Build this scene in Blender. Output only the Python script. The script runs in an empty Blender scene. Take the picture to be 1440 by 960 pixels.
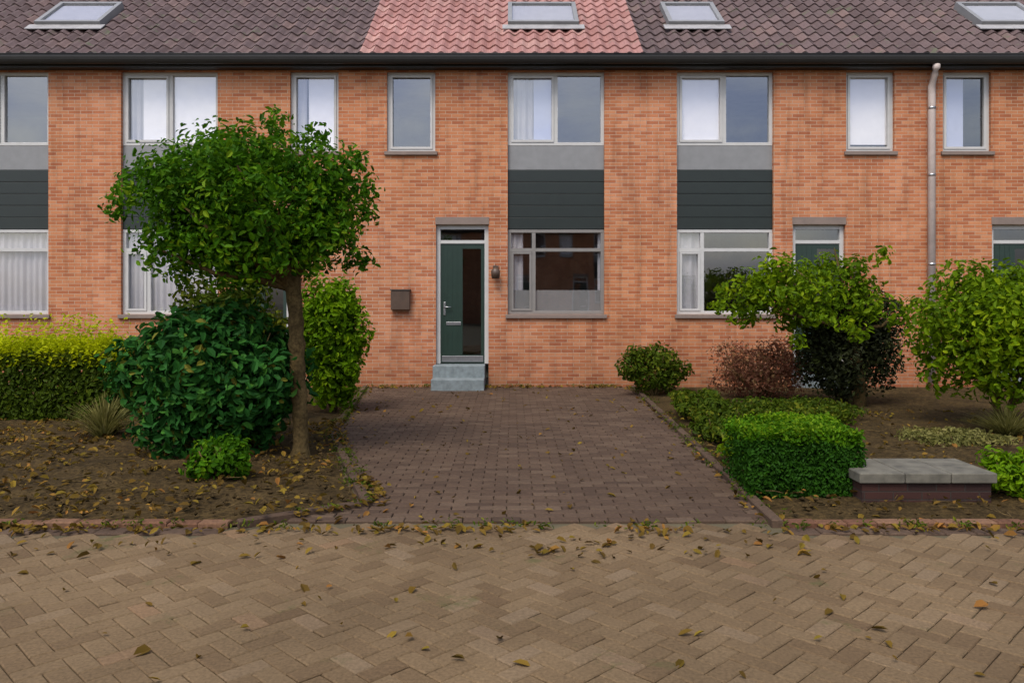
import bpy, math, random
from mathutils import Vector, noise
PI = math.pi
R = random.Random(7)
S = bpy.context.scene
C = S.collection

# ------------------------------------------------------------------ helpers
class MB:
    """collects faces, then links them as one mesh object"""
    def __init__(s): s.v=[]; s.f=[]; s.r=[]; s.sm=[]
    def face(s, pts, rnd=0.5, smooth=False):
        n=len(s.v); s.v.extend([tuple(p) for p in pts]); s.f.append(tuple(range(n,n+len(pts)))); s.r.append(rnd); s.sm.append(smooth)
    def box(s, x0,x1,y0,y1,z0,z1, rnd=0.5, bev=0.0):
        n=len(s.v)
        if bev<=0:
            s.v += [(x0,y0,z0),(x1,y0,z0),(x1,y1,z0),(x0,y1,z0),(x0,y0,z1),(x1,y0,z1),(x1,y1,z1),(x0,y1,z1)]
            for q in ((0,3,2,1),(4,5,6,7),(0,1,5,4),(1,2,6,5),(2,3,7,6),(3,0,4,7)):
                s.f.append(tuple(n+i for i in q)); s.r.append(rnd); s.sm.append(False)
        else:
            b=bev
            import bmesh
            bm=bmesh.new()
            vs=[bm.verts.new(p) for p in ((x0,y0,z0),(x1,y0,z0),(x1,y1,z0),(x0,y1,z0),(x0,y0,z1),(x1,y0,z1),(x1,y1,z1),(x0,y1,z1))]
            for q in ((0,3,2,1),(4,5,6,7),(0,1,5,4),(1,2,6,5),(2,3,7,6),(3,0,4,7)): bm.faces.new([vs[i] for i in q])
            bmesh.ops.bevel(bm, geom=bm.edges[:], offset=b, segments=2, affect='EDGES', profile=0.5)
            s.addbm(bm, rnd)
    def addbm(s, bm, rnd=0.5, smooth=False):
        bm.verts.index_update(); n=len(s.v)
        s.v += [tuple(v.co) for v in bm.verts]
        for f in bm.faces:
            s.f.append(tuple(n+v.index for v in f.verts)); s.r.append(rnd); s.sm.append(smooth)
        bm.free()
    def tube(s, pts, rads, seg=8, rnd=0.5, cap=True):
        n0=len(s.v); pts=[Vector(p) for p in pts]
        for i,p in enumerate(pts):
            d=(pts[min(i+1,len(pts)-1)]-pts[max(i-1,0)]).normalized()
            a=Vector((0,0,1)) if abs(d.z)<0.9 else Vector((1,0,0))
            u=d.cross(a).normalized(); w=d.cross(u)
            for k in range(seg):
                t=2*PI*k/seg; s.v.append(tuple(p+(u*math.cos(t)+w*math.sin(t))*rads[i]))
        for i in range(len(pts)-1):
            for k in range(seg):
                a=n0+i*seg+k; b=n0+i*seg+(k+1)%seg
                s.f.append((a,a+seg,b+seg,b)); s.r.append(rnd); s.sm.append(True)
        if cap:
            s.f.append(tuple(n0+k for k in range(seg))); s.r.append(rnd); s.sm.append(False)
            m=n0+(len(pts)-1)*seg
            s.f.append(tuple(m+k for k in reversed(range(seg)))); s.r.append(rnd); s.sm.append(False)
    def build(s, name, mat, parent=None, loc=(0,0,0)):
        me=bpy.data.meshes.new(name); me.from_pydata(s.v,[],s.f); me.update()
        a=me.attributes.new('rnd','FLOAT','FACE'); a.data.foreach_set('value', s.r)
        me.polygons.foreach_set('use_smooth', s.sm)
        me.materials.append(mat)
        o=bpy.data.objects.new(name, me); C.objects.link(o); o.location=loc
        if parent: o.parent=parent
        return o

def tag(o, label=None, cat=None, group=None, kind=None):
    if label: o['label']=label
    if cat: o['category']=cat
    if group: o['group']=group
    if kind: o['kind']=kind
    return o
def thing(name, loc, label, cat, group=None):
    o=bpy.data.objects.new(name,None); C.objects.link(o); o.location=loc; o.empty_display_size=.2
    return tag(o,label,cat,group)

# ------------------------------------------------------------------ materials
def newmat(name):
    m=bpy.data.materials.new(name); m.use_nodes=True
    nt=m.node_tree; nt.nodes.clear()
    out=nt.nodes.new('ShaderNodeOutputMaterial'); b=nt.nodes.new('ShaderNodeBsdfPrincipled')
    nt.links.new(b.outputs[0],out.inputs[0]); return m,nt,b,out
def N(nt,t,**k):
    n=nt.nodes.new(t)
    for a,v in k.items():
        if a.startswith('i_'): n.inputs[a[2:].replace('_',' ')].default_value=v
        else: setattr(n,a,v)
    return n
def L(nt,a,b): nt.links.new(a,b)
def c4(c): return (c[0],c[1],c[2],1)
def ramp(nt, stops):
    r=nt.nodes.new('ShaderNodeValToRGB'); e=r.color_ramp.elements
    while len(e)<len(stops): e.new(0.5)
    for x,(p,c) in zip(e,stops): x.position=p; x.color=c4(c)
    return r
def mixc(nt, mode, f, a, b):
    m=nt.nodes.new('ShaderNodeMix'); m.data_type='RGBA'; m.blend_type=mode
    if isinstance(f,(int,float)): m.inputs[0].default_value=f
    else: L(nt,f,m.inputs[0])
    for s,i in ((a,6),(b,7)):
        if isinstance(s,(tuple,list)): m.inputs[i].default_value=c4(s)
        else: L(nt,s,m.inputs[i])
    return m.outputs[2]
def pos(nt):
    g=nt.nodes.new('ShaderNodeNewGeometry'); return g.outputs['Position']
def noise_n(nt, scale, detail=4, rough=.6, vec=None):
    n=N(nt,'ShaderNodeTexNoise'); n.inputs['Scale'].default_value=scale; n.inputs['Detail'].default_value=detail; n.inputs['Roughness'].default_value=rough
    L(nt, vec if vec else pos(nt), n.inputs['Vector']); return n.outputs['Fac']
def bump(nt,b,h,strength=.3,dist=.01):
    n=N(nt,'ShaderNodeBump'); n.inputs['Strength'].default_value=strength; n.inputs['Distance'].default_value=dist
    L(nt,h,n.inputs['Height']); L(nt,n.outputs[0],b.inputs['Normal'])

def mat_brick(name, ca, cb, cc, mortar, weather=False):
    m,nt,b,_=newmat(name)
    sp=N(nt,'ShaderNodeSeparateXYZ'); L(nt,pos(nt),sp.inputs[0])
    ad=N(nt,'ShaderNodeMath',operation='ADD'); L(nt,sp.outputs[0],ad.inputs[0]); L(nt,sp.outputs[1],ad.inputs[1])
    cv=N(nt,'ShaderNodeCombineXYZ'); L(nt,ad.outputs[0],cv.inputs[0]); L(nt,sp.outputs[2],cv.inputs[1])
    bt=N(nt,'ShaderNodeTexBrick'); L(nt,cv.outputs[0],bt.inputs['Vector'])
    bt.inputs['Scale'].default_value=1; bt.inputs['Brick Width'].default_value=.22; bt.inputs['Row Height'].default_value=.0625
    bt.inputs['Mortar Size'].default_value=.0055; bt.inputs['Mortar Smooth'].default_value=.35; bt.inputs['Bias'].default_value=0
    bt.inputs['Color1'].default_value=(0,0,0,1); bt.inputs['Color2'].default_value=(1,1,1,1); bt.inputs['Mortar'].default_value=(.5,.5,.5,1)
    rp=ramp(nt,[(0,ca),(.5,cb),(1,cc)]); L(nt,bt.outputs['Color'],rp.inputs[0])
    n1=noise_n(nt,.9,5); r1=ramp(nt,[(.3,(.82,.8,.78)),(.7,(1.1,1.08,1.06))]); L(nt,n1,r1.inputs[0])
    col=mixc(nt,'MULTIPLY',1,rp.outputs[0],r1.outputs[0])
    n2=noise_n(nt,90,3); r2=ramp(nt,[(.3,(.85,.85,.85)),(.7,(1.1,1.1,1.1))]); L(nt,n2,r2.inputs[0])
    col=mixc(nt,'MULTIPLY',1,col,r2.outputs[0])
    col=mixc(nt,'MIX',bt.outputs['Fac'],col,mortar)
    if weather:
        # rain streaks and blotchy patina, plus splash dirt in an uneven band over the paving
        mp=N(nt,'ShaderNodeMapping'); L(nt,cv.outputs[0],mp.inputs[0]); mp.inputs['Scale'].default_value=(3.2,.28,1)
        ns=noise_n(nt,1.6,5,.65,mp.outputs[0]); rs=ramp(nt,[(.3,(.72,.69,.67)),(.5,(1,1,1)),(.75,(1.08,1.10,1.13))]); L(nt,ns,rs.inputs[0])
        col=mixc(nt,'MULTIPLY',1,col,rs.outputs[0])
        nh=noise_n(nt,.45,3); rh=ramp(nt,[(.4,(0,0,0)),(.68,(.7,.7,.7))]); L(nt,nh,rh.inputs[0]); col=mixc(nt,'MIX',rh.outputs[0],col,mixc(nt,'MULTIPLY',1,col,(1.02,1.12,1.35)))
        mz=N(nt,'ShaderNodeMath',operation='MULTIPLY_ADD'); L(nt,noise_n(nt,3.5,5),mz.inputs[0]); mz.inputs[1].default_value=2.0; L(nt,sp.outputs[2],mz.inputs[2])
        mz2=N(nt,'ShaderNodeMath',operation='MULTIPLY'); L(nt,mz.outputs[0],mz2.inputs[0]); mz2.inputs[1].default_value=.42
        rz=ramp(nt,[(.40,(.55,.52,.46)),(.62,(.78,.74,.70)),(1.0,(1,1,1))]); L(nt,mz2.outputs[0],rz.inputs[0])
        col=mixc(nt,'MULTIPLY',.75,col,rz.outputs[0])
    L(nt,col,b.inputs['Base Color']); b.inputs['Roughness'].default_value=.88
    inv=N(nt,'ShaderNodeMath',operation='SUBTRACT'); inv.inputs[0].default_value=1; L(nt,bt.outputs['Fac'],inv.inputs[1])
    m2=N(nt,'ShaderNodeMath',operation='MULTIPLY_ADD'); L(nt,n2,m2.inputs[0]); m2.inputs[1].default_value=.35; L(nt,inv.outputs[0],m2.inputs[2])
    bump(nt,b,m2.outputs[0],.5,.006)
    return m

def mat_rnd(name, stops, rough=.8, nscale=40, namt=(.8,1.15), bscale=.7, bamt=(.85,1.1), bmp=.3, spec=.3, moss=None):
    """face attribute rnd -> ramp, with two noises on top"""
    m,nt,b,_=newmat(name)
    at=N(nt,'ShaderNodeAttribute',attribute_name='rnd')
    rp=ramp(nt,stops); L(nt,at.outputs['Fac'],rp.inputs[0])
    n1=noise_n(nt,nscale,4); r1=ramp(nt,[(.3,(namt[0],)*3),(.7,(namt[1],)*3)]); L(nt,n1,r1.inputs[0])
    n2=noise_n(nt,bscale,4); r2=ramp(nt,[(.3,(bamt[0],)*3),(.7,(bamt[1],)*3)]); L(nt,n2,r2.inputs[0])
    col=mixc(nt,'MULTIPLY',1,rp.outputs[0],r1.outputs[0]); col=mixc(nt,'MULTIPLY',1,col,r2.outputs[0])
    if moss:
        nm=noise_n(nt,moss[1],7,.72); rm=ramp(nt,[(moss[2],(0,0,0)),(moss[2]+.1,(1,1,1))]); L(nt,nm,rm.inputs[0]); col=mixc(nt,'MIX',rm.outputs[0],col,moss[0])
    L(nt,col,b.inputs['Base Color']); b.inputs['Roughness'].default_value=rough; b.inputs['Specular IOR Level'].default_value=spec
    if bmp: bump(nt,b,n1,bmp,.004)
    return m
def mat_plain(name, c, rough=.5, dirt=.12, nscale=6, metal=0, spec=.5, bmp=0.0):
    m,nt,b,_=newmat(name)
    n=noise_n(nt,nscale,5); r=ramp(nt,[(.3,tuple(x*(1-dirt) for x in c)),(.7,tuple(x*(1+dirt) for x in c))]); L(nt,n,r.inputs[0])
    L(nt,r.outputs[0],b.inputs['Base Color']); b.inputs['Roughness'].default_value=rough; b.inputs['Metallic'].default_value=metal
    b.inputs['Specular IOR Level'].default_value=spec
    if bmp: bump(nt,b,noise_n(nt,60,3),bmp,.003)
    return m
def mat_leaf(name, stops, trans=.35, rough=.55, spec=.08):
    m,nt,b,out=newmat(name)
    at=N(nt,'ShaderNodeAttribute',attribute_name='rnd'); rp=ramp(nt,stops); L(nt,at.outputs['Fac'],rp.inputs[0])
    n=noise_n(nt,2.2,2); r=ramp(nt,[(.35,(.75,.78,.7)),(.65,(1.2,1.15,1.1))]); L(nt,n,r.inputs[0])
    col=mixc(nt,'MULTIPLY',1,rp.outputs[0],r.outputs[0])
    L(nt,col,b.inputs['Base Color']); b.inputs['Roughness'].default_value=rough; b.inputs['Specular IOR Level'].default_value=spec
    t=N(nt,'ShaderNodeBsdfTranslucent'); L(nt,col,t.inputs[0])
    mx=N(nt,'ShaderNodeMixShader'); mx.inputs[0].default_value=trans
    L(nt,b.outputs[0],mx.inputs[1]); L(nt,t.outputs[0],mx.inputs[2]); L(nt,mx.outputs[0],out.inputs[0])
    return m
def mat_glass(name, tint=(.8,.85,.85), refl=1.0):
    m,nt,b,out=newmat(name); nt.nodes.remove(b)
    gl=N(nt,'ShaderNodeBsdfGlossy'); gl.inputs['Roughness'].default_value=.015; gl.inputs['Color'].default_value=(.95*refl,.97*refl,1*refl,1)
    n=noise_n(nt,1.3,1); bp=N(nt,'ShaderNodeBump'); bp.inputs['Strength'].default_value=.06; bp.inputs['Distance'].default_value=.02; L(nt,n,bp.inputs['Height']); L(nt,bp.outputs[0],gl.inputs['Normal'])
    tr=N(nt,'ShaderNodeBsdfTransparent'); tr.inputs[0].default_value=c4(tint)
    lw=N(nt,'ShaderNodeLayerWeight'); lw.inputs['Blend'].default_value=.5
    pw=N(nt,'ShaderNodeMath',operation='POWER'); L(nt,lw.outputs['Facing'],pw.inputs[0]); pw.inputs[1].default_value=5
    fr=N(nt,'ShaderNodeMath',operation='MULTIPLY_ADD'); L(nt,pw.outputs[0],fr.inputs[0]); fr.inputs[1].default_value=.81; fr.inputs[2].default_value=.19
    mx=N(nt,'ShaderNodeMixShader'); L(nt,fr.outputs[0],mx.inputs[0]); L(nt,tr.outputs[0],mx.inputs[1]); L(nt,gl.outputs[0],mx.inputs[2])
    L(nt,mx.outputs[0],out.inputs[0]); return m

M={}
M['brick']=mat_brick('orange_brick',(.36,.108,.040),(.465,.162,.060),(.54,.225,.098),(.43,.30,.19),True)
M['redbrick']=mat_brick('dark_red_brick',(.022,.006,.003),(.032,.008,.004),(.045,.013,.007),(.028,.02,.014))
M['tile_dark']=mat_rnd('brown_roof_tile',[(0,(.085,.055,.05)),(.6,(.125,.085,.08)),(1,(.17,.11,.095))],.75,30,moss=((.10,.105,.06),3.2,.58))
M['tile_red']=mat_rnd('pink_roof_tile',[(0,(.30,.14,.115)),(.6,(.36,.185,.16)),(1,(.42,.24,.2))],.75,30,moss=((.22,.17,.13),4,.6))
M['gutter']=mat_plain('dark_gutter',(.018,.017,.015),.5)
M['white']=mat_plain('pale_frame_paint',(.48,.47,.44),.45,.06)
M['green']=mat_plain('dark_green_paint',(.010,.016,.012),.4,.1)
M['doorgreen']=mat_plain('door_green_paint',(.016,.034,.024),.35,.1)
M['panel']=mat_plain('grey_panel',(.21,.21,.205),.5,.08)
M['glass']=mat_glass('window_glass',(.96,.97,.97))
M['darkglass']=mat_glass('smoked_glass',(.35,.4,.38),.55)
M['greyframe']=mat_plain('grey_frame_paint',(.2,.185,.165),.5,.08)
M['sill']=mat_plain('sill_stone',(.2,.15,.12),.7)
M['room']=mat_plain('room_plaster',(.22,.19,.16),.9)
M['blind']=mat_plain('white_blind',(.82,.78,.77),.9,.03)
M['blueblind']=mat_plain('pale_blue_blind',(.46,.48,.60),.9,.03)
M['curtain']=mat_plain('net_curtain',(.42,.40,.41),.9,.05)
M['lead']=mat_plain('lead_sheet',(.3,.29,.28),.6,.2)
M['zinc']=mat_plain('pipe_grey',(.47,.39,.34),.5)
M['bronze']=mat_plain('brown_enamel',(.075,.045,.028),.45,.2)
M['film']=mat_plain('frosted_film',(.22,.21,.2),.6,.06)
M['step']=mat_plain('blue_grey_stone',(.17,.2,.2),.75,.25,12,bmp=.3)
M['slate']=mat_plain('dark_stone',(.07,.055,.055),.85,.35,9,bmp=.5)
M['concrete']=mat_plain('concrete',(.115,.105,.078),.85,.4,7,bmp=.4)
M['metal']=mat_plain('brushed_metal',(.45,.45,.45),.35,.1,20,metal=1)
M['black']=mat_plain('black_metal',(.02,.02,.02),.4)
M['soil']=mat_rnd('soil',[(0,(.04,.026,.010)),(1,(.066,.043,.016))],.95,45,(.4,1.5),2.5,(.65,1.25),1,.1)
M['paver']=mat_rnd('street_paver',[(0,(.12,.077,.04)),(.35,(.145,.096,.05)),(.7,(.167,.113,.06)),(.92,(.178,.124,.072)),(1,(.18,.112,.06))],.9,60,(.74,1.22),.55,(.70,1.18),.6,.15,moss=((.085,.078,.03),1.6,.6))
M['pathpaver']=mat_rnd('path_paver',[(0,(.056,.034,.021)),(.5,(.076,.047,.029)),(1,(.102,.067,.042))],.85,55,(.78,1.2),.6,(.85,1.1),.5,.25)
M['brickedge']=mat_rnd('edge_brick',[(0,(.11,.05,.03)),(.5,(.15,.075,.042)),(1,(.19,.105,.06))],.9,50,(.7,1.2),.8,(.8,1.1),.5,.15)
M['joint']=mat_plain('joint_sand',(.085,.068,.032),.95,.3,3)
M['ground']=mat_plain('ground_earth',(.12,.095,.065),.95,.25,1)
M['bark']=mat_rnd('bark',[(0,(.085,.058,.022)),(1,(.125,.085,.034))],.9,35,(.45,1.35),4,(.6,1.25),1,.1)
M['deadleaf']=mat_leaf('fallen_leaf',[(0,(.075,.045,.012)),(.5,(.14,.085,.016)),(.8,(.19,.135,.02)),(1,(.24,.11,.03))],.15,.8,.05)
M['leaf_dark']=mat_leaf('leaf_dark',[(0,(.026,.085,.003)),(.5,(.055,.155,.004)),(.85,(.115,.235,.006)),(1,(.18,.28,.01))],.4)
M['leaf_blue']=mat_leaf('leaf_deep_green',[(0,(.012,.055,.010)),(.55,(.022,.10,.016)),(.9,(.05,.15,.018)),(1,(.16,.15,.02))],.2,.6)
M['leaf_black']=mat_leaf('leaf_blackish',[(0,(.016,.02,.008)),(.7,(.03,.036,.013)),(1,(.055,.07,.016))],.1,.6,.1)
M['leaf_light']=mat_leaf('leaf_light',[(0,(.07,.16,.003)),(.6,(.14,.27,.004)),(1,(.22,.34,.007))],.4)
M['leaf_olive']=mat_leaf('leaf_olive',[(0,(.035,.06,.005)),(.6,(.065,.105,.006)),(1,(.15,.165,.012))])
M['leaf_lime']=mat_leaf('leaf_lime_olive',[(0,(.06,.12,.003)),(.6,(.14,.235,.004)),(1,(.24,.32,.007))],.4)
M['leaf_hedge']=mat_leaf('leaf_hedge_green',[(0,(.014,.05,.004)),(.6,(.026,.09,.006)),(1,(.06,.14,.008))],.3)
M['leaf_yellow']=mat_leaf('leaf_yellowgreen',[(0,(.30,.35,.004)),(.6,(.46,.52,.006)),(1,(.56,.58,.01))],.5)
M['leaf_straw']=mat_leaf('leaf_straw',[(0,(.10,.095,.025)),(.6,(.19,.18,.05)),(1,(.3,.27,.1))])
M['leaf_red']=mat_leaf('leaf_redbrown',[(0,(.14,.05,.032)),(.6,(.25,.11,.065)),(1,(.3,.18,.08))])

# ------------------------------------------------------------------ ground
g=MB()
g.face([(-300,-200,-.06),(300,-200,-.06),(300,400,-.06),(-300,400,-.06)])
tag(g.build('ground',M['ground']),kind='structure')

def paver_mesh(test, x0,x1,y0,y1, herring, L_=.21, W_=.105, zt=0.0, th=.05, gap=.006, seed=3, ang=0):
    r=random.Random(seed); mb=MB()
    def put(cx,cy,rot):
        if not test(cx,cy): return
        hl,hw=L_/2-gap/2,W_/2-gap/2
        j=r.gauss(0,.012); ca,sa=math.cos(rot+j),math.sin(rot+j)
        dz=r.uniform(-.003,.003); tx,ty=r.gauss(0,.006),r.gauss(0,.006); b=.006
        def P(u,v,z): return (cx+u*ca-v*sa, cy+u*sa+v*ca, zt+z+dz+u*tx+v*ty)
        t=[P(-hl+b,-hw+b,0),P(hl-b,-hw+b,0),P(hl-b,hw-b,0),P(-hl+b,hw-b,0)]
        e=[P(-hl,-hw,-b),P(hl,-hw,-b),P(hl,hw,-b),P(-hl,hw,-b)]
        d=[P(-hl,-hw,-th),P(hl,-hw,-th),P(hl,hw,-th),P(-hl,hw,-th)]
        k=min(1,max(0,r.gauss(.5,.22)))
        mb.face(t,k)
        for i in range(4):
            q=(i+1)%4
            mb.face([e[i],e[q],t[q],t[i]],k); mb.face([d[i],d[q],e[q],e[i]],k)
    if herring:
        ca,sa=math.cos(ang),math.sin(ang); n=int(max(x1-x0,y1-y0)*1.6/W_)
        mx,my=(x0+x1)/2,(y0+y1)/2
        for i in range(-n,n):
            for j in range(-n,n):
                # herringbone with 2:1 bricks: unit steps of W
                q=(i-j)%4
                if q==0: u,v,rt=(i+1)*W_,(j+.5)*W_,0
                elif q==3: u,v,rt=(i+.5)*W_, (j+1)*W_, PI/2
                else: continue
                x=mx+u*ca-v*sa; y=my+u*sa+v*ca
                if x0-.2<x<x1+.2 and y0-.2<y<y1: put(x,y,rt+ang)
    else:
        row=0; y=y0
        while y<y1:
            x=x0+(L_/2 if row%2 else 0)
            while x<x1: put(x,y,0); x+=L_
            y+=W_; row+=1
    return mb

def path_left(y):   # left edge of the paved forecourt, flaring out at the street
    if y<6.15: return -1.12-(6.15-y)/.75*1.1
    if y<9.3: return -1.12+(y-6.15)/3.15*(-.98)
    return -2.1-(y-9.3)/5.1*.55
def path_right(y): return 1.86+max(0,(y-5.4))*.035
STREET_Y=5.40
street=paver_mesh(lambda x,y: y<STREET_Y+.01 or (path_left(y)+.12<x<path_right(y)-.1), -9.5,9.5,1.6,STREET_Y+.25, True, zt=0, ang=PI/4, seed=11, gap=.004)
so=street.build('street_paving',M['paver']); tag(so,kind='structure')
pp=paver_mesh(lambda x,y: path_left(y)<x<path_right(y), -3.4,2.6,STREET_Y+.36,14.38, False, zt=.01, seed=5)
tag(pp.build('forecourt_path',M['pathpaver']),kind='structure')
j=MB(); j.face([(-60,-40,-.012),(60,-40,-.012),(60,14.4,-.012),(-60,14.4,-.012)])
tag(j.build('sand_bed',M['joint']),kind='structure')

def soil_bed(name, xa, xb, y0, y1, h=.05, nx=190, ny=190):
    """xa, xb: functions of y giving the sides"""
    mb=MB(); 
    for i in range(ny+1):
        y=y0+(y1-y0)*i/ny
        for k in range(nx+1):
            t=k/nx; x=xa(y)+(xb(y)-xa(y))*t
            e=min(1,min(t,1-t)*8, min(i,ny-i)/ny*10)
            z=.004+e*h+ noise.noise(Vector((x*2,y*2,3)))*.03*e+noise.noise(Vector((x*9,y*9,1)))*.022*e+noise.noise(Vector((x*23,y*23,5)))*.014*e
            mb.v.append((x,y,z))
    for i in range(ny):
        for k in range(nx):
            a=i*(nx+1)+k; mb.f.append((a,a+1,a+nx+2,a+nx+1)); mb.r.append(R.random()); mb.sm.append(True)
    o=mb.build(name,M['soil']); tag(o,kind='structure'); return o
soil_bed('garden_bed_soil',lambda y:-10,lambda y:path_left(y)-.06,5.6,14.38,.07)
soil_bed('garden_bed_soil',lambda y:path_right(y)+.06,lambda y:10,5.6,14.38,.07)

def edging(name,pts,mat,label_kind='structure',w=.1,l=.2,z=.028,seed=1):
    r=random.Random(seed); mb=MB(); pts=[Vector(p) for p in pts]
    for a,b in zip(pts[:-1],pts[1:]):
        n=max(1,int((b-a).length/l)); d=(b-a)/n; u=d.normalized(); v=Vector((-u.y,u.x,0))
        for i in range(n):
            c=a+d*(i+.5); q=MB(); hz=z+r.uniform(-.006,.006); ro=r.gauss(0,.012); uu=(u*math.cos(ro)+v*math.sin(ro)); vv=Vector((-uu.y,uu.x,0))
            hl=d.length/2-.003; hw=w/2; e=.008; k=min(1,max(0,r.gauss(.5,.25)))
            P=lambda s_,t_,zz:tuple(c+uu*s_+vv*t_+Vector((0,0,zz)))
            lo=[P(-hl,-hw,-.05),P(hl,-hw,-.05),P(hl,hw,-.05),P(-hl,hw,-.05)]
            mi=[P(-hl,-hw,hz-e),P(hl,-hw,hz-e),P(hl,hw,hz-e),P(-hl,hw,hz-e)]
            tp=[P(-hl+e,-hw+e,hz),P(hl-e,-hw+e,hz),P(hl-e,hw-e,hz),P(-hl+e,hw-e,hz)]
            mb.face(tp,k)
            for m in range(4):
                o=(m+1)%4; mb.face([lo[m],lo[o],mi[o],mi[m]],k); mb.face([mi[m],mi[o],tp[o],tp[m]],k)
    return tag(mb.build(name,mat),kind='structure')
edging('street_kerb',[(-9.5,STREET_Y+.09,0),(-2.0,STREET_Y+.09,0)],M['pathpaver'],w=.14,l=.21,z=.006,seed=2)
edging('street_kerb',[(1.9,STREET_Y+.09,0),(9.5,STREET_Y+.09,0)],M['pathpaver'],w=.14,l=.21,z=.006,seed=8)
edging('path_kerb',[(path_left(y),y,0) for y in (5.6,6.15,7.2,8.3,9.3,11,14.3)],M['pathpaver'],w=.08,l=.5,z=.05,seed=3)
edging('path_kerb',[(path_right(y),y,0) for y in (5.6,9,14.3)],M['pathpaver'],w=.08,l=.5,z=.05,seed=4)
edging('bed_kerb',[(-9.5,5.62,0),(path_left(5.6)-.06,5.62,0)],M['brickedge'],w=.1,l=.21,z=.035,seed=5)
edging('bed_kerb',[(path_right(5.6)+.06,5.62,0),(9.5,5.62,0)],M['brickedge'],w=.1,l=.21,z=.035,seed=6)

# ------------------------------------------------------------------ foliage
def leaf(mb, p, n, size, rnd, asp=.55):
    n=n.normalized(); a=Vector((R.gauss(0,1),R.gauss(0,1),R.gauss(0,1))); u=(a-n*a.dot(n))
    if u.length<1e-4: return
    u.normalize(); w=n.cross(u); s=size; q=s*asp
    dn=n*(-.22*s*R.uniform(.2,1.6)); up_=n*(.16*q*R.uniform(.3,1.8))
    b0=p-u*s*.5; tp=p+u*s*.5+dn
    l1=p-u*s*.2+w*q*.42+up_; l2=p+u*s*.18+w*q*.40+up_+dn*.4; r1=p-u*s*.2-w*q*.42+up_; r2=p+u*s*.18-w*q*.40+up_+dn*.4
    i=len(mb.v); mb.v += [tuple(b0),tuple(l1),tuple(l2),tuple(tp),tuple(r2),tuple(r1)]
    mb.f.append((i,i+3,i+2,i+1)); mb.f.append((i,i+5,i+4,i+3)); mb.r += [rnd,min(1,rnd+.05)]; mb.sm += [False,False]
def foliage(clumps, n, size, asp=.55, shell=.55, up=.35, seed=1, flat=False):
    """clumps: (x,y,z,rx,ry,rz); leaves fill each lobe's outer volume"""
    global R
    R=random.Random(seed); mb=MB()
    wt=[c[3]*c[4]+c[3]*c[5] for c in clumps]; tot=sum(wt)
    for c,w in zip(clumps,wt):
        base=R.uniform(-.15,.15)
        for _ in range(int(n*w/tot)):
            d=Vector((R.gauss(0,1),R.gauss(0,1),R.gauss(0,1))).normalized()
            k=noise.noise(d*2.3+Vector((c[0]*5,c[2]*5,seed)))*.22
            rr=(shell+(1-shell)*R.random()**.7)*(1+k)*R.choice((1,1,1,1.07))
            p=Vector((c[0]+d.x*c[3]*rr,c[1]+d.y*c[4]*rr,c[2]+d.z*c[5]*rr))
            if p.z<.01: continue
            nn=d+Vector((0,0,up))+Vector((R.gauss(0,.5),R.gauss(0,.5),R.gauss(0,.5)))
            leaf(mb,p,nn,size*R.choice((.6,.75,.9,1,1.1,1.25,1.45)),min(1,max(0,R.gauss(.43+base,.27))),asp)
    return mb
def lobes(cx,cy,cz,rx,ry,rz,n,f=.45,seed=1):
    r=random.Random(seed); out=[(cx,cy,cz,rx*.72,ry*.72,rz*.72)]
    for i in range(n):
        z=1-2*(i+.5)/n; t=i*2.4+r.random(); s=math.sqrt(max(0,1-z*z))
        k=r.uniform(.55,.72); q=f*r.uniform(.75,1.2)
        out.append((cx+rx*k*s*math.cos(t),cy+ry*k*s*math.sin(t),cz+rz*k*z,rx*q,ry*q,rz*q*1.05))
    return out
def branches(base, ends, r0, r1=.012, seed=1, seg=7):
    r=random.Random(seed); mb=MB(); b=Vector(base)
    for e in ends:
        e=Vector(e); m=(b+e)/2+Vector((r.gauss(0,.05),r.gauss(0,.05),r.gauss(0,.04)))
        mb.tube([b,b.lerp(m,.5)+Vector((0,0,.03)),m,e],[r0,r0*.8,r0*.6,r1],seg,r.random())
    return mb

# ------------------------------------------------------------------ houses
FY=14.4            # facade plane
PXM=1120/FY
def wx(px): return (px-720)/PXM
def wz(py): return 1.6-(py-420)/PXM
HW=391/PXM
Z_EAVE=wz(99)

def wall_mesh(x0,x1,z0,z1,holes,y0,y1):
    mb=MB(); xs=sorted({x0,x1,*[h[0] for h in holes],*[h[1] for h in holes]}); zs=sorted({z0,z1,*[h[2] for h in holes],*[h[3] for h in holes]})
    def inside(i,k):
        if not(0<=i<len(xs)-1 and 0<=k<len(zs)-1): return None
        cx=(xs[i]+xs[i+1])/2; cz=(zs[k]+zs[k+1])/2
        return not any(h[0]<cx<h[1] and h[2]<cz<h[3] for h in holes)
    for i in range(len(xs)-1):
        for k in range(len(zs)-1):
            if not inside(i,k): continue
            a,b,c,d=xs[i],xs[i+1],zs[k],zs[k+1]
            mb.face([(a,y0,c),(b,y0,c),(b,y0,d),(a,y0,d)]); mb.face([(b,y1,c),(a,y1,c),(a,y1,d),(b,y1,d)])
            if not inside(i-1,k): mb.face([(a,y1,c),(a,y0,c),(a,y0,d),(a,y1,d)])
            if not inside(i+1,k): mb.face([(b,y0,c),(b,y1,c),(b,y1,d),(b,y0,d)])
            if not inside(i,k-1): mb.face([(a,y0,c),(a,y1,c),(b,y1,c),(b,y0,c)])
            if not inside(i,k+1): mb.face([(a,y0,d),(b,y0,d),(b,y1,d),(a,y1,d)])
    return mb

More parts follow.
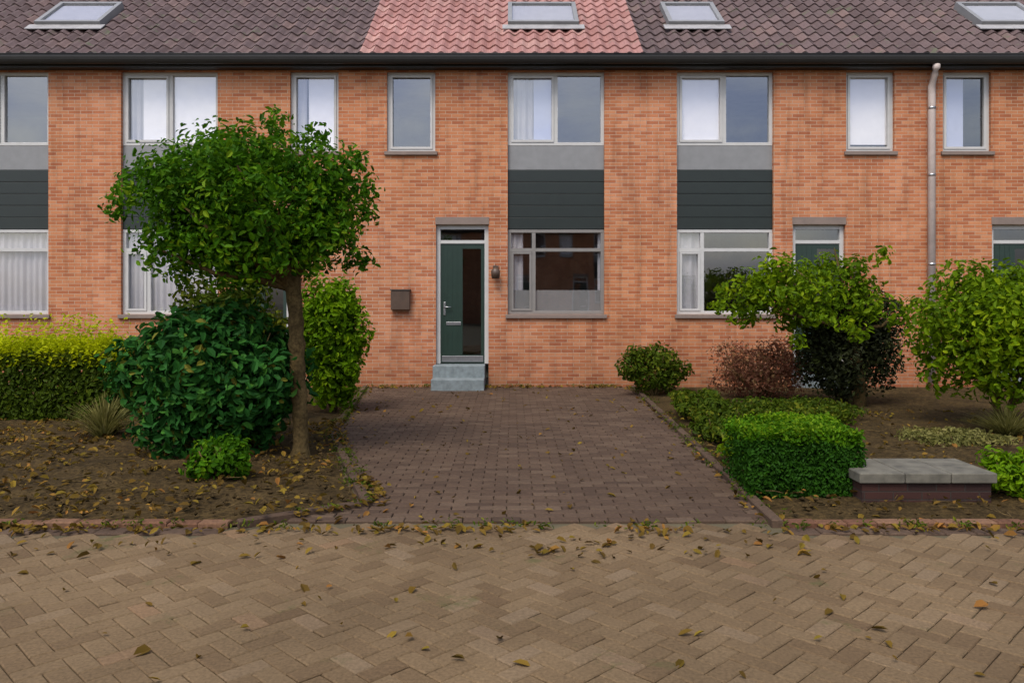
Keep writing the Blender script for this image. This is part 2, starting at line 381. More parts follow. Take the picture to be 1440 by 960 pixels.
def window(parent, x0,x1,z0,z1, mull=(), trans=(), fw=.06, y=FY+.07, mat='white', curtain=0, sill=True, name='window', seed=1, film=0, blinds=(), bmat='blind'):
    """frame + panes + sill + curtain as window > parts"""
    f=MB(); d=.09
    f.box(x0,x1,y,y+d,z0,z0+fw,bev=.006); f.box(x0,x1,y,y+d,z1-fw,z1,bev=.006)
    f.box(x0,x0+fw,y+.002,y+d,z0+fw,z1-fw); f.box(x1-fw,x1,y+.002,y+d,z0+fw,z1-fw)
    for mx in mull: f.box(x0+(x1-x0)*mx-fw*.55,x0+(x1-x0)*mx+fw*.55,y+.003,y+d,z0+fw,z1-fw)
    for tz in trans: f.box(x0+fw,x1-fw,y+.005,y+d-.003,z0+(z1-z0)*tz-fw*.5,z0+(z1-z0)*tz+fw*.5)
    # opening casement in the first light
    xa=x0+fw; xb=(x0+(x1-x0)*mull[0]-fw*.55) if mull else x1-fw
    za=z0+fw; zb=(z0+(z1-z0)*trans[0]-fw*.5) if trans else z1-fw
    s=.045
    f.box(xa+.004,xb-.004,y-.012,y+.04,za+.004,za+s); f.box(xa+.004,xb-.004,y-.012,y+.04,zb-s,zb-.004)
    f.box(xa+.004,xa+s,y-.011,y+.04,za+s,zb-s); f.box(xb-s,xb-.004,y-.011,y+.04,za+s,zb-s)
    o=f.build(name,M[mat],parent)
    g=MB(); g.face([(x0+fw*.5,y+.05,z0+fw*.5),(x1-fw*.5,y+.05,z0+fw*.5),(x1-fw*.5,y+.05,z1-fw*.5),(x0+fw*.5,y+.05,z1-fw*.5)])
    g.build('pane',M['glass'],o)
    if film:
        s=MB(); s.face([(x0+fw,y+.053,z0+fw),(x1-fw,y+.053,z0+fw),(x1-fw,y+.053,z0+film),(x0+fw,y+.053,z0+film)]); s.build('frosted_film',M['film'],o)
    if sill:
        s=MB(); s.box(x0-.04,x1+.04,FY-.05,y+.03,z0-.07,z0-.002,bev=.006); s.build('sill',M['sill'],o)
    for (a,b,zb) in blinds:
        cm=MB(); xa=x0+(x1-x0)*a; xb=x0+(x1-x0)*b
        cm.box(max(xa,x0+.01),min(xb,x1-.01),y+.062,y+.066,z0+(z1-z0)*zb,z1-.02); cm.build('roller_blind',M[bmat],o)
    r=random.Random(seed)
    for (a,b,zb) in (curtain or ()):
        cm=MB(); xa=x0+(x1-x0)*a; xb=x0+(x1-x0)*b; n=int((xb-xa)/.02)+2; ph=r.random()*9; fq=r.uniform(.6,1.1)
        def Y(i): return y+.09+.016*math.sin(i*fq+ph)+.010*math.sin(i*.37+ph)
        for i in range(n):
            xi=xa+(xb-xa)*i/n; xj=xa+(xb-xa)*(i+1)/n; n0=len(cm.v)
            cm.face([(xi,Y(i),z0+(z1-z0)*zb),(xj,Y(i+1),z0+(z1-z0)*zb),(xj,Y(i+1),z1),(xi,Y(i),z1)],smooth=True)
        cm.build('net_curtain',M['curtain'],o)
    return o

def tile_roof(x0,x1,y0,z0,slope,length,mat,parent,seed):
    r=random.Random(seed); mb=MB(); tw=.245; th=.33; seg=8
    nx=int(round((x1-x0)/tw)); tw=(x1-x0)/nx; rows=int(length/th)
    cs,sn=math.cos(slope),math.sin(slope)
    prof=[]
    for k in range(seg+1):
        t=k/seg; prof.append((t, .032*math.cos(2*PI*t) if t<1 else .032))
    for j in range(rows):
        a=j*th; b=a+th+.05
        for i in range(nx):
            rnd=min(1,max(0,r.gauss(.5,.22))); lift=r.uniform(0,.012)
            for k in range(seg):
                pts=[]
                for (kk,s,off) in ((k,a,.03),(k+1,a,.03),(k+1,b,0),(k,b,0)):
                    t,h=prof[kk]; h=h+off+lift
                    pts.append((x0+(i+t)*tw, y0+s*cs-h*sn, z0+s*sn+h*cs))
                mb.face(pts,rnd,True)
                # butt edge
                t,h=prof[k]; t2,h2=prof[k+1]
                mb.face([(x0+(i+t)*tw,y0+a*cs-(h+lift-.0)*sn,z0+a*sn+(h+lift)*cs),(x0+(i+t2)*tw,y0+a*cs-(h2+lift)*sn,z0+a*sn+(h2+lift)*cs),
                         (x0+(i+t2)*tw,y0+a*cs-(h2+.03+lift)*sn,z0+a*sn+(h2+.03+lift)*cs),(x0+(i+t)*tw,y0+a*cs-(h+.03+lift)*sn,z0+a*sn+(h+.03+lift)*cs)],rnd)
    return mb.build('tiled_roof',mat,parent)

SL=math.radians(38)
def house(pxl, mirrored, roofmat, label, opts, seed):
    x0=wx(pxl); x1=x0+HW; z1=Z_EAVE
    def lx(a,b):
        a/=PXM; b/=PXM
        return (x1-b,x1-a) if mirrored else (x0+a,x0+b)
    h=thing('terraced_house',((x0+x1)/2,FY,0),label,'house','brick houses of the terrace')
    inv=Vector((-(x0+x1)/2,-FY,0))
    def P(o):
        o.location=inv; return o
    sw=lx(34,102); dr=lx(103,177); bay=lx(204,340)
    zt=z1-.02
    holes=[(sw[0],sw[1],wz(216),zt),(dr[0],dr[1],-.0,wz(316)),(bay[0],bay[1],wz(442),zt)]
    w=wall_mesh(x0+.001,x1-.001,-.1,z1+.3,holes,FY,FY+.28)
    P(w.build('front_wall',M['brick'],h))
    # shell of the house behind the wall
    s=MB(); d=FY+9
    s.box(x0+.002,x0+.12,FY+.281,d,-.1,z1+.3); s.box(x1-.12,x1-.002,FY+.281,d,-.1,z1+.3); s.box(x0+.12,x1-.12,d-.2,d,-.1,z1+.3)
    s.box(x0+.12,x1-.12,FY+.281,d-.2,wz(290),wz(262)); s.box(x0+.12,x1-.12,FY+.281,d-.2,z1+.05,z1+.2); s.box(x0+.12,x1-.12,FY+.281,d-.2,-.1,.15)
    s.box(x0+.12,x1-.12,FY+4,FY+4.1,.15,wz(290)); s.box(x0+.12,x1-.12,FY+4,FY+4.1,wz(262),z1+.05)
    P(s.build('interior',M['room'],h))
    # upper small window
    P(window(h,sw[0],sw[1],wz(213),zt,curtain=opts.get('small'),blinds=opts.get('bsmall',()),bmat=opts.get('bmat','blind'),seed=seed,fw=.05))
    # bay: upper window, grey rail panel, green boards, lower window
    P(window(h,bay[0],bay[1],wz(204),zt,mull=(.5,),curtain=opts.get('up'),blinds=opts.get('bup',()),bmat=opts.get('bmat','blind'),sill=False,seed=seed+1))
    pn=MB(); pn.box(bay[0],bay[1],FY+.075,FY+.16,wz(238),wz(204)-.003,bev=.005); P(pn.build('spandrel_panel',M['panel'],h))
    gp=MB(); n=5; za,zb=wz(322),wz(238)-.003
    for i in range(n):
        a=za+(zb-za)*i/n; b=za+(zb-za)*(i+1)/n
        gp.box(bay[0],bay[1],FY+.06+.004*(i%2),FY+.16,a+.004,b-.004,bev=.004)
    P(gp.build('spandrel_boards',M['green'],h))
    P(window(h,bay[0],bay[1],wz(442),za-.003,mull=(.27,),trans=(.76,),film=opts.get('film',0),curtain=opts.get('low'),mat=opts.get('lowmat','white'),seed=seed+2))
    # door
    a,b=dr; df=MB(); ft=.075; zh=wz(316); zd=wz(342); zb=.42
    df.box(a,a+ft,FY+.08,FY+.18,zb,zh,bev=.005); df.box(b-ft,b,FY+.08,FY+.18,zb,zh,bev=.005); df.box(a+ft,b-ft,FY+.082,FY+.18,zh-ft,zh); df.box(a+ft,b-ft,FY+.082,FY+.18,zd,zd+.06)
    P(df.build('door_frame',M['white'],h))
    ln=MB(); ln.box(a-.01,b+.01,FY-.012,FY+.06,zh+.003,zh+.14,bev=.006); P(ln.build('lintel',M['sill'],h))
    tl=MB(); tl.face([(a+ft,FY+.13,zd+.06),(b-ft,FY+.13,zd+.06),(b-ft,FY+.13,zh-ft),(a+ft,FY+.13,zh-ft)]); P(tl.build('transom_pane',M['glass'],h))
    dl=MB(); xa,xb=a+ft+.004,b-ft-.004; zt2=zd-.004; z0=zb+.012
    gx0=xa+(xb-xa)*.5; gx1=xb-.06; gz0,gz1=zb+.16,zt2-.09
    dl.box(xa,gx0,FY+.1,FY+.145,z0,zt2); dl.box(gx1,xb,FY+.1,FY+.145,z0,zt2); dl.box(gx0,gx1,FY+.1,FY+.145,z0,gz0); dl.box(gx0,gx1,FY+.1,FY+.145,gz1,zt2)
    for i in range(4):
        x=xa+.03+(gx0-xa-.04)*i/4; dl.box(x,x+.008,FY+.096,FY+.1,z0+.03,zt2-.03)
    do=P(dl.build('front_door',M['doorgreen'],h))
    gg=MB(); gg.face([(gx0,FY+.12,gz0),(gx1,FY+.12,gz0),(gx1,FY+.12,gz1),(gx0,FY+.12,gz1)]); gg.build('pane',M['darkglass'],do)
    hd=MB(); hx=xa+.07; hd.box(hx-.018,hx+.018,FY+.088,FY+.1,1.3,1.54,bev=.004); hd.tube([(hx,FY+.1,1.45),(hx,FY+.05,1.45),(hx+.12,FY+.045,1.45)],[.01]*3); hd.build('handle',M['metal'],do)
    kp=MB(); kp.box(xa+.02,xb-.02,FY+.092,FY+.1,z0+.02,z0+.13,bev=.002); kp.build('kick_plate',M['metal'],do)
    ls=MB(); ls.box(xa+.1,gx0-.03,FY+.09,FY+.1,1.12,1.18,bev=.003); ls.build('letter_slot',M['metal'],do)
    st=MB(); st.box(a-.03,b-.06,FY-.30,FY+.16,-.02,.415,bev=.012); P(st.build('doorstep',M['step'],h))
    st=MB(); st.box(a-.03,b-.06,FY-.62,FY-.303,-.02,.205,bev=.012); P(st.build('doorstep',M['step'],h))
    wl=MB(); lx_=b+.13; wl.box(lx_-.05,lx_+.05,FY-.03,FY-.001,2.0,2.2,bev=.008); wl.tube([(lx_,FY-.03,2.16),(lx_,FY-.12,2.2),(lx_,FY-.14,2.15)],[.012]*3); wl.tube([(lx_,FY-.14,2.16),(lx_,FY-.14,2.10),(lx_,FY-.14,1.96)],[.03,.085,.07],14)
    P(wl.build('wall_lamp',M['bronze'],h))
    # soffit, fascia, gutter
    ye=FY-.2
    so=MB(); so.box(x0+.001,x1-.001,ye+.02,FY-.002,z1-.002,z1+.03); P(so.build('soffit',M['gutter'],h))
    gu=MB(); n=10; gr=.085
    for i in range(n):
        t0=PI+PI*i/n; t1=PI+PI*(i+1)/n; cy,cz=ye-.08,z1+.19
        gu.face([(x0,cy+gr*1.0*math.cos(t0),cz+gr*1.9*math.sin(t0)),(x1,cy+gr*math.cos(t0),cz+gr*1.9*math.sin(t0)),(x1,cy+gr*math.cos(t1),cz+gr*1.9*math.sin(t1)),(x0,cy+gr*math.cos(t1),cz+gr*1.9*math.sin(t1))],smooth=True)
    gu.box(x0+.001,x1-.001,ye,ye+.022,z1-.004,z1+.20)
    gu.tube([(x0,ye-.165,z1+.19),(x1,ye-.165,z1+.19)],[.012,.012])
    P(gu.build('gutter',M['gutter'],h))
    ro=P(tile_roof(x0,x1,ye-.05,z1+.20,SL,7.2,roofmat,h,seed))
    ud=MB(); Lr=7.2; cs,sn=math.cos(SL),math.sin(SL); ud.face([(x0,ye+.03,z1+.18),(x1,ye+.03,z1+.18),(x1,ye+Lr*cs,z1+.18+Lr*sn-.05),(x0,ye+Lr*cs,z1+.18+Lr*sn-.05)])
    ud.face([(x0,ye+Lr*cs,z1+.15+Lr*sn),(x1,ye+Lr*cs,z1+.15+Lr*sn),(x1,FY+11,z1+.2),(x0,FY+11,z1+.2)])
    P(ud.build('roof_deck',M['gutter'],h))
    # roof window
    for (ra,rb) in opts.get('skylight',[]):
        xa,xb=wx(ra)*1.03,wx(rb)*1.03
        sk=bpy.data.objects.new('roof_window',None)
        def Q(x,s,o): return (x, ye+s*cs-o*sn, z1+.20+s*sn+o*cs)
        def slab(mb,x0_,x1_,s0,s1,o0,o1):
            p=[Q(x0_,s0,o0),Q(x1_,s0,o0),Q(x1_,s1,o0),Q(x0_,s1,o0),Q(x0_,s0,o1),Q(x1_,s0,o1),Q(x1_,s1,o1),Q(x0_,s1,o1)]
            n=len(mb.v); mb.v+=p
            for q in ((0,3,2,1),(4,5,6,7),(0,1,5,4),(1,2,6,5),(2,3,7,6),(3,0,4,7)): mb.f.append(tuple(n+i for i in q)); mb.r.append(.5); mb.sm.append(False)
        fr=MB(); s0=opts.get('sky_s',1.3); s1=s0+1.15; t=.08
        slab(fr,xa,xb,s0,s0+t,.02,.17); slab(fr,xa,xb,s1-t,s1,.02,.17); slab(fr,xa,xa+t,s0+t,s1-t,.02,.168); slab(fr,xb-t,xb,s0+t,s1-t,.02,.168)
        fo=P(fr.build('roof_window',M['panel'],h))
        gl=MB(); gl.face([Q(xa+t,s0+t,.14),Q(xb-t,s0+t,.14),Q(xb-t,s1-t,.14),Q(xa+t,s1-t,.14)]); gl.build('pane',M['glass'],fo)
        bl=MB(); slab(bl,xa+t+.002,xb-t-.002,s0+t+.002,s1-t-.002,.108,.116); bl.build('blind',M['curtain'],fo)
        fl=MB(); slab(fl,xa-.1,xb+.1,s0-.22,s0-.002,.095,.11); fl.build('flashing',M['lead'],fo)
    return h

FULL=[(0,1,0)]
HOUSES=[]
HOUSES+=[house(510-782,False,M['tile_dark'],'brick house at the left edge of the photo, mostly outside the frame',dict(low=FULL,skylight=[(34,128)]),21)]
HOUSES+=[house(510-391,True,M['tile_dark'],'brick house standing behind the round clipped tree, brown roof',dict(up=[(0,.25,0)],bup=[(.2,1,.0)],small=[(0,.3,0)],bsmall=[(.35,1,0)],low=FULL),22)]
HOUSES+=[house(510,False,M['tile_red'],'middle brick house with pinkish roof and green front door at the end of the path',dict(up=[(0,.27,0)],bup=[(.27,.5,.08)],bmat='blueblind',film=.44,low=[(0,.16,0),(.94,1,0)],lowmat='greyframe',skylight=[(714,816)]),23)]
HOUSES+=[house(510+391,True,M['tile_dark'],'brick house right of the pink-roofed one, brown roof, pipe on its right',dict(bup=[(0,.52,0)],bsmall=[(0,1,.1)],low=[(0,.27,0)],skylight=[(945,1025)]),24)]
HOUSES+=[house(510+782,False,M['tile_dark'],'brick house at the right edge of the photo beyond the grey downpipe',dict(bmat='blueblind',bup=[(0,.5,0)],bsmall=[(0,.5,0)],skylight=[(1394,1490)]),25)]

# the row across the street, behind the viewer: it is what the ground-floor panes mirror
def copy_tree(o,parent=None):
    c=o.copy(); C.objects.link(c)
    if parent: c.parent=parent
    for ch in list(o.children): copy_tree(ch,c)
    return c
for src,x in ((HOUSES[1],-HW),(HOUSES[2],0),(HOUSES[3],HW)):
    c=copy_tree(src); c.location=(x,-21,0); c.rotation_euler=(0,0,PI)
    tag(c,'brick house across the street behind the viewer, seen only as a window reflection',None,'houses across the street')

def downpipe(px,label,z0=.1):
    x=wx(px); t=thing('downpipe',(x,FY,0),label,'downpipe')
    mb=MB(); r=.065; y=-.1
    mb.tube([(0,-.26,Z_EAVE+.03),(0,-.26,Z_EAVE-.03),(0,-.2,Z_EAVE-.12),(0,y,Z_EAVE-.32),(0,y,Z_EAVE-.5),(0,y,z0)],[r]*6,12)
    mb.build('pipe',M['zinc'],t)
    for z in (.6,2.2,3.8,5.0):
        b=MB(); b.tube([(0,y,z),(0,y,z+.04)],[r+.007]*2,12); b.box(-.02,.02,y+.04,0.01,z,z+.04); b.build('bracket',M['metal'],t)
downpipe(1306,'grey downpipe on the brick wall behind the right-hand shrubs')

# mailbox left of the middle door
mb_=thing('mailbox',(wx(564),FY-.001,wz(424)),'small brown mailbox on the brick wall left of the green door','mailbox')
b=MB(); b.box(-.17,.17,-.12,0,-.15,.2,bev=.012); b.build('box',M['bronze'],mb_)
b=MB(); b.box(-.18,.18,-.135,-.002,.202,.225,bev=.004); b.build('lid',M['bronze'],mb_)

# ------------------------------------------------------------------ left garden
t=thing('globe_tree',(-2.12,7.95,0),'clipped round-headed tree with a bare brown trunk in the left garden','tree')
tr=MB(); pt=[];rd=[]
for i in range(26):
    f=i/25; pt.append((-.11*f**3+.012*math.sin(f*9),.05*f*f+.01*math.sin(f*13+1),-.05+1.87*f)); rd.append(.074+.05*max(0,1-f*9)+.006*math.sin(i*2.1)+(.012 if i in (9,16) else 0)+.02*max(0,f-.88)*8)
tr.tube(pt,rd,14); 
tr.build('trunk',M['bark'],t)
cc=(-.47,.15,2.53)
ends=[(cc[0]+1.12*math.cos(a_)*q_,cc[1]+.98*math.sin(a_)*q_,cc[2]+z_) for a_,q_,z_ in [(i*2.4,.45+.5*((i*7)%5)/5,-.45+1.1*((i*3)%9)/9) for i in range(16)]]+[(cc[0]+.95*math.cos(a)*s,cc[1]+.7*math.sin(a)*s,cc[2]+z) for a,s,z in ((0,1,.1),(1.2,.8,.4),(2.3,1,.2),(3.3,1,.0),(4.2,.9,.3),(5.2,.8,-.1),(.6,.4,.6),(3,.5,.65))]
branches((-.1,.05,1.7),ends,.04,.008,3).build('branches',M['bark'],t)
lb=lobes(*cc,1.22,1.1,.86,34,.36,5)
lb+=[(cc[0]-.75,cc[1]-.3,cc[2]-.38,.42,.45,.36),(cc[0]+.72,cc[1]-.3,cc[2]-.36,.42,.45,.36),(cc[0]+.1,cc[1]-.55,cc[2]-.45,.5,.4,.38),(cc[0]+.8,cc[1]-.2,cc[2]+.3,.42,.45,.36),(cc[0]-.8,cc[1]-.2,cc[2]+.3,.42,.45,.36)]
r_=random.Random(77)
for i in range(22):   # loose shoots that break the outline
    a_=r_.random()*2*PI; z_=r_.uniform(-.85,.95); q_=math.sqrt(1-z_*z_)*r_.uniform(.95,1.12)
    lb.append((cc[0]+1.25*q_*math.cos(a_),cc[1]+1.05*q_*math.sin(a_),cc[2]+.82*z_*1.05,.17,.17,.15))
foliage(lb,21000,.066,seed=5,shell=.2).build('crown',M['leaf_dark'],t)

def shrub(name,loc,rx,ry,h,label,mat,n,size,nl=12,seed=1,shell=.35,group=None,zc=.5,asp=.55,up=.35,lift=0):
    t=thing(name,loc,label,'shrub',group)
    r=random.Random(seed)
    e=[(rx*.7*math.cos(a)*r.uniform(.5,1),ry*.7*math.sin(a)*r.uniform(.5,1),h*r.uniform(.5,.85)) for a in [i*2*PI/9+r.random()*.4 for i in range(9)]]
    branches((0,0,-.04),e,.022,.005,seed).build('stems',M['bark'],t)
    foliage(lobes(0,0,h*zc+lift*.5*h,rx,ry,h*(1-zc)*(1-lift),nl,.42,seed),n,size,asp,shell,up,seed).build('foliage',M[mat],t)
    return t
shrub('rhododendron',(-2.98,8.15,0),1.0,.8,1.66,'large dark green shrub under the clipped tree','leaf_blue',14000,.095,20,31)
shrub('leafy_shrub',(-2.5,11.2,0),.6,.5,2.0,'bright green shrub behind the tree trunk, close to the house','leaf_light',8000,.08,14,32)
shrub('leafy_shrub',(-3.55,10.0,0),.75,.5,2.05,'light olive shrub between the dark shrub and the window behind it','leaf_olive',6000,.08,12,36)
shrub('low_shrub',(-2.5,6.85,0),.30,.28,.42,'small green plant at the foot of the large dark shrub','leaf_dark',1500,.06,7,33)
def tuft(name,loc,h,n,label,mat,seed,spread=.3,w=.014):
    r=random.Random(seed); t=thing(name,loc,label,'grass'); mb=MB()
    for i in range(n):
        a=r.random()*2*PI; k=r.random()*spread; H=h*r.uniform(.6,1.1); b0=Vector((math.cos(a)*k*.25,math.sin(a)*k*.25,-.02)); u=Vector((math.cos(a),math.sin(a),0)); sd=Vector((-u.y,u.x,0))*w
        prev=None
        for j in range(5):
            f=j/4; p=b0+u*(k*1.5*f*f)+Vector((0,0,H*(f-.35*f*f*(k/spread))))
            ww=sd*(1-f*.9)
            if prev: mb.face([prev[0],prev[1],p+ww,p-ww],r.random())
            prev=(p-ww,p+ww)
    mb.build('blades',M[mat],t); return t
tuft('grass_tuft',(-4.55,8.9,0),.55,420,'pale straw-coloured grass tuft beside the large dark shrub','leaf_straw',34,.32)
tuft('grass_tuft',(5.6,9.0,0),.42,420,'yellowish grass tuft at the foot of the shrub at the right edge','leaf_straw',35,.34)
def hedge(name,x0,x1,y0,y1,h,label,n,seed,mats,size=.05,lit_top=None):
    global R
    R=random.Random(seed); t=thing(name,((x0+x1)/2,(y0+y1)/2,0),label,'hedge'); mb=MB(); tm=MB(); lx_,ly=(x1-x0)/2,(y1-y0)/2
    for _ in range(n):
        k=R.random(); 
        if k<.45: p=Vector((R.uniform(-lx_,lx_),R.uniform(-ly,ly),h)); nn=Vector((0,0,1))
        elif k<.85: p=Vector((R.uniform(-lx_,lx_),-ly,R.uniform(0,h))); nn=Vector((0,-1,.2))
        elif k<.93: p=Vector((lx_,R.uniform(-ly,ly),R.uniform(0,h))); nn=Vector((1,0,.2))
        else: p=Vector((-lx_,R.uniform(-ly,ly),R.uniform(0,h))); nn=Vector((-1,0,.2))
        q=noise.noise(p*2.2+Vector((seed,0,0)))*.07-R.random()**2*.12
        if R.random()<.22: p=Vector((R.uniform(-lx_,lx_)*.93,R.uniform(-ly,ly)*.85,R.uniform(.03,h*.95)))
        p=p+nn*q
        p+=Vector((R.gauss(0,.012),R.gauss(0,.012),R.gauss(0,.012)))
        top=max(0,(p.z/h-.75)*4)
        leaf(tm if lit_top and p.z>h*(.80+.12*noise.noise(p*5)) else mb,p,nn+Vector((R.gauss(0,.55),R.gauss(0,.55),R.gauss(0,.55))),size*R.uniform(.7,1.3),min(1,max(0,R.gauss(.3+.4*top,.2))))
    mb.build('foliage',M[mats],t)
    if lit_top: tm.build('lit_top_foliage',M[lit_top],t)  # lighter leaf colour on top stands in for light from above
    for i in range(max(3,int(lx_*5))):
        st=MB(); x=-lx_*.9+R.random()*lx_*1.8; st.tube([(x,R.uniform(-ly,ly)*.5,-.04),(x+R.gauss(0,.05),R.uniform(-ly,ly)*.5,h*.8)],[.012,.005],5)
        st.build('stem',M['bark'],t)
    return t
pv=hedge('privet_hedge',-8.4,-5.05,10.0,10.9,.9,'hedge with lime-green new shoots at the left edge of the photo below the window',22000,41,'leaf_olive',.07)
R=random.Random(43); mb=MB()
for _ in range(1700):
    x=R.uniform(-1.65,1.68); y=R.uniform(-.45,.45); hh=R.uniform(.10,.30)*(1.9 if R.random()<.16 else .9)
    tip=Vector((x+R.gauss(0,.05),y+R.gauss(0,.05),.84+hh)); b0=Vector((x,y,.76))
    for q in range(11):
        p=b0.lerp(tip,q/10); leaf(mb,p+Vector((R.gauss(0,.03),R.gauss(0,.03),0)),Vector((R.gauss(0,.6),R.gauss(0,.6),1)),R.uniform(.045,.075),min(1,max(0,R.gauss(.5,.22))))
mb.build('new_shoots',M['leaf_yellow'],pv)

# ------------------------------------------------------------------ right garden
t=thing('small_tree',(4.95,11.3,0),'small yellow-green tree with dark stems in front of the right-hand house','tree')
tr=MB(); tr.tube([(0,0,-.05),(-.02,0,.5),(-.08,.02,1.0),(-.2,.02,1.5)],[.1,.075,.07,.05],10); tr.build('trunk',M['bark'],t)
ends=[(-1.3,0,1.7),(-.9,.3,2.1),(-.5,-.3,2.3),(.3,.2,1.9),(-1.2,-.3,1.4),(-1.7,-.2,1.7),(-1.25,-.25,2.0),(-.2,.3,2.2),(.4,-.2,1.4)]
branches((-.1,.02,1.1),ends,.04,.008,4).build('branches',M['bark'],t)
lb=lobes(-.72,0,1.66,1.22,.9,.66,15,.34,8)+[(-1.62,-.2,1.72,.42,.4,.36),(-1.25,-.3,2.0,.42,.4,.3),(-1.75,-.1,1.45,.3,.3,.25)]
r_=random.Random(78)
for i in range(20):
    a_=r_.random()*2*PI; z_=r_.uniform(-.9,.9); q_=math.sqrt(1-z_*z_)*r_.uniform(1,1.25)
    lb.append((-.72+1.2*q_*math.cos(a_),.9*q_*math.sin(a_),1.66+.72*z_,.18,.18,.14))
foliage(lb,5600,.08,seed=8,shell=.15).build('crown',M['leaf_lime'],t)
shrub('dark_shrub',(4.85,11.6,0),.80,.6,1.85,'almost black shrub round the foot of the small yellow-green tree','leaf_black',12000,.06,18,51)
shrub('broad_shrub',(5.85,9.5,0),1.15,.9,2.1,'large yellow-green shrub at the right edge of the photo','leaf_lime',12000,.075,22,52,lift=.2)
shrub('barberry',(3.85,12.3,0),.95,.55,1.0,'reddish brown shrub between the path and the small tree','leaf_red',4800,.05,12,53)
shrub('border_plant',(2.35,13.1,0),.6,.5,.9,'olive green plant against the wall at the far end of the path','leaf_olive',3600,.065,10,54)
shrub('border_plant',(2.5,10.6,0),.42,.8,.4,'low olive plants along the right side of the path','leaf_olive',3000,.065,10,55)
shrub('border_plant',(2.3,8.9,0),.3,.65,.34,'olive leafy plant beside the path just behind the clipped hedge','leaf_olive',2600,.055,10,59)
shrub('border_plant',(2.3,7.65,0),.32,.45,.36,'small yellow-green plant touching the back of the clipped hedge','leaf_lime',2200,.05,9,60)
shrub('ground_cover',(3.55,9.9,0),1.0,.8,.36,'low olive ground cover behind the bright clipped hedge','leaf_olive',4800,.055,12,56)
shrub('ground_cover',(4.75,8.6,0),.75,.5,.2,'low greyish green mat of leaves behind the low brick planter','leaf_straw',2600,.045,10,58)
hedge('box_hedge',1.88,2.78,6.3,7.1,.56,'low bright green clipped hedge at the right front corner of the path',21000,42,'leaf_hedge',.036,'leaf_dark')  # shading painted into the leaves: darker green sides, lighter green top
shrub('low_shrub',(4.0,6.3,0),.32,.28,.46,'small green shrub at the right edge beside the low planter','leaf_light',1900,.05,8,57)
pl=thing('planter',(3.17,6.1,0),'low dark red brick planter with grey coping in the right front garden','planter')
b=MB(); b.box(-.49,.50,0,.5,-.05,.19); b.build('brick_base',M['redbrick'],pl)
b=MB()
for i in range(3): b.box(-.52+i*.352,-.52+.347+i*.352,-.03,.55,.193,.27,bev=.008)
b.build('coping',M['concrete'],pl)

# fallen leaves
R=random.Random(99); fl=MB()
def scat(n,x0,x1,y0,y1,z,test=lambda x,y:True):
    k=0
    while k<n:
        x=R.uniform(x0,x1); y=R.uniform(y0,y1); k+=1
        if not test(x,y): continue
        if noise.noise(Vector((x*1.7,y*1.7,4)))+.35*noise.noise(Vector((x*6,y*6,9)))+R.uniform(-.35,.35)<-.05: continue
        leaf(fl,Vector((x,y,z+R.uniform(.004,.02))),Vector((R.gauss(0,.4),R.gauss(0,.4),1)),R.uniform(.03,.085),R.random(),R.uniform(.45,.75))
scat(5200,-7,-1.0,5.6,10,.082,lambda x,y:x<path_left(y)+.1)
scat(1400,1.9,6.5,5.7,11,.082)
scat(520,-5,4.5,4.9,5.8,.008)
scat(420,-2.4,2.2,5.6,14,.012)
scat(330,-5,5,2.3,5.2,.004)
scat(900,-7,6.5,5.40,5.56,.014)
scat(800,-1.6,-.9,5.5,7,.03,lambda x,y:abs(x-path_left(y)-.08)<.1)
scat(1200,-2.7,-.9,6,14,.02,lambda x,y:0<x-path_left(y)-.05<.12)
scat(900,1.5,2.4,5.6,14,.02,lambda x,y:0<path_right(y)-.04-x<.1)
scat(500,-2.6,2.2,14.1,14.38,.02)
tag(fl.build('fallen_leaves',M['deadleaf']),'scattered brown fallen leaves','leaves',kind='stuff')

R=random.Random(321); cl=MB()
for _ in range(2600):
    if R.random()<.62: x=R.uniform(-7,-1); y=R.uniform(5.7,9.5); ok=x<path_left(y)-.1
    else: x=R.uniform(2,6.5); y=R.uniform(5.7,9.5); ok=x>path_right(y)+.1
    if not ok: continue
    r=R.choice((.008,.012,.016,.02,.03)); n0=len(cl.v)
    z=.06+noise.noise(Vector((x*2,y*2,3)))*.03
    for k in range(6):
        d=((1,0,0),(-1,0,0),(0,1,0),(0,-1,0),(0,0,1),(0,0,-1))[k]; q=r*R.uniform(.7,1.3)
        cl.v.append((x+d[0]*q+R.gauss(0,r*.2),y+d[1]*q,z+d[2]*q*.7))
    k=R.random()
    for f in ((0,2,4),(2,1,4),(1,3,4),(3,0,4),(2,0,5),(1,2,5),(3,1,5),(0,3,5)): cl.f.append(tuple(n0+i for i in f)); cl.r.append(k); cl.sm.append(False)
tag(cl.build('soil_clods',M['soil']),'small clods of earth on the garden beds','soil',kind='stuff')
tw=MB()
for _ in range(420):
    if R.random()<.62: x=R.uniform(-7,-1); y=R.uniform(5.7,9.5); ok=x<path_left(y)-.1
    else: x=R.uniform(2,6.5); y=R.uniform(5.7,9.5); ok=x>path_right(y)+.1
    if not ok: continue
    a=R.random()*2*PI; l=R.uniform(.06,.28); z=.085; b0=Vector((x,y,z)); b1=b0+Vector((math.cos(a)*l,math.sin(a)*l,R.uniform(0,.03)))
    tw.tube([b0,b0.lerp(b1,.5)+Vector((R.gauss(0,.012),R.gauss(0,.012),.006)),b1],[.004,.0035,.002],4,R.random())
tag(tw.build('dead_twigs',M['bark']),'dead twigs lying on the garden beds','twigs',kind='stuff')

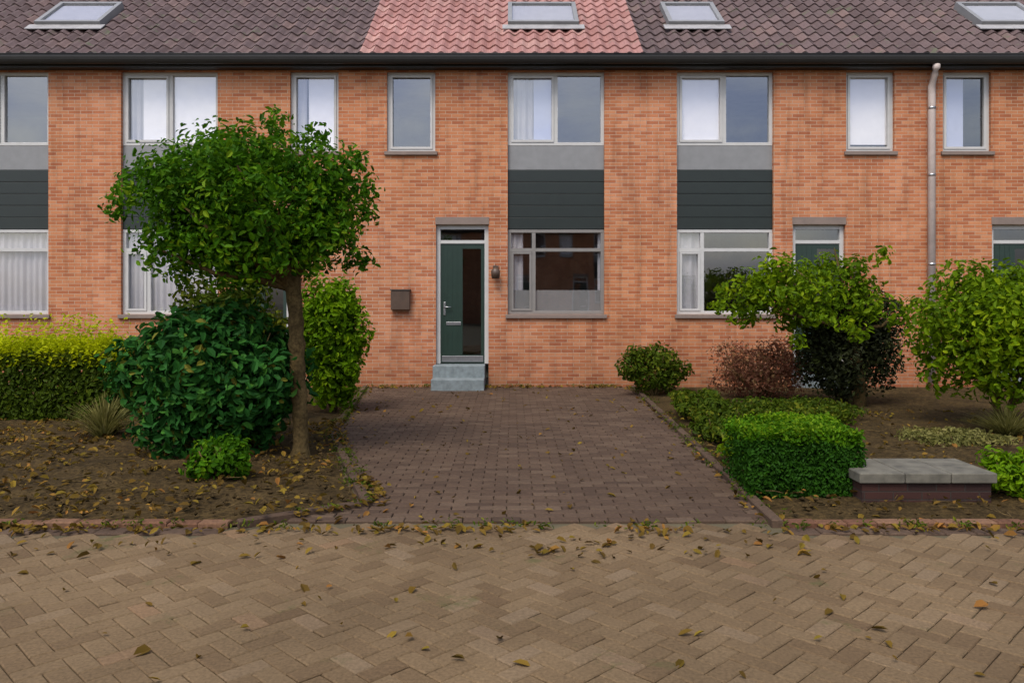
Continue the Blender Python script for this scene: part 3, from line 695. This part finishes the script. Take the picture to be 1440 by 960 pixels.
# moss and weeds rooted in the joints along kerbs and wall
R=random.Random(123); wd=MB()
for _ in range(420):
    k=R.random()
    if k<.3: y=R.uniform(5.7,14); x=path_left(y)+R.choice((-.06,.05))+R.gauss(0,.02); z=.03
    elif k<.55: y=R.uniform(5.7,14); x=path_right(y)+R.choice((.06,-.05))+R.gauss(0,.02); z=.03
    elif k<.8: x=R.uniform(-6,6); y=5.54+R.gauss(0,.03); z=.012
    else: x=R.uniform(-2.6,2.3); y=14.33+R.gauss(0,.02); z=.015
    for q in range(R.randint(4,14)):
        leaf(wd,Vector((x+R.gauss(0,.03),y+R.gauss(0,.02),z+R.random()*.05)),Vector((R.gauss(0,.8),R.gauss(0,.8),1)),R.uniform(.018,.045),R.random(),.4)
tag(wd.build('weeds',M['leaf_olive']),'small weeds growing in the paving joints','weeds',kind='stuff')

# ------------------------------------------------------------------ light, camera
w=bpy.data.worlds.new('World'); S.world=w; w.use_nodes=True; nt=w.node_tree
bg=nt.nodes['Background']; sk=nt.nodes.new('ShaderNodeTexSky'); sk.sky_type='NISHITA'; sk.sun_disc=False
EL,AZ=math.radians(56),math.radians(205)
sk.sun_elevation=EL; sk.sun_rotation=AZ; sk.dust_density=3; sk.air_density=1.2
hs=nt.nodes.new('ShaderNodeHueSaturation'); hs.inputs['Saturation'].default_value=.55; nt.links.new(sk.outputs[0],hs.inputs['Color']); tc=nt.nodes.new('ShaderNodeTexCoord'); mp=nt.nodes.new('ShaderNodeMapping'); mp.inputs['Scale'].default_value=(2.2,2.2,5.5); nt.links.new(tc.outputs['Generated'],mp.inputs[0])
cn=nt.nodes.new('ShaderNodeTexNoise'); cn.inputs['Scale'].default_value=1.7; cn.inputs['Detail'].default_value=7; cn.inputs['Roughness'].default_value=.58; nt.links.new(mp.outputs[0],cn.inputs[0])
cr=ramp(nt,[(.38,(.76,.83,1.08)),(.62,(1.3,1.27,1.24))]); nt.links.new(cn.outputs['Fac'],cr.inputs[0])
nt.links.new(mixc(nt,'MULTIPLY',1,hs.outputs[0],cr.outputs[0]),bg.inputs[0]); bg.inputs[1].default_value=.15
sd=bpy.data.lights.new('sun','SUN'); sd.energy=1.7; sd.angle=math.radians(24); sd.color=(1,.93,.83)
so=bpy.data.objects.new('sun',sd); C.objects.link(so)
d=Vector((math.sin(AZ)*math.cos(EL),math.cos(AZ)*math.cos(EL),math.sin(EL)))
so.rotation_euler=d.to_track_quat('Z','Y').to_euler(); so.location=(0,-5,20)

cd=bpy.data.cameras.new('camera'); cam=bpy.data.objects.new('camera',cd); C.objects.link(cam)
cam.location=(0,0,1.6); cam.rotation_euler=(PI/2,0,0); cd.lens=28; cd.sensor_width=36; cd.shift_y=-60/1440; cd.clip_end=1500
S.camera=cam
v=S.view_settings; v.view_transform='Standard'; v.look='None'; v.exposure=.37; v.gamma=1; v.use_curve_mapping=False
S.cycles.max_bounces=8; S.cycles.transparent_max_bounces=12; S.cycles.use_denoising=True
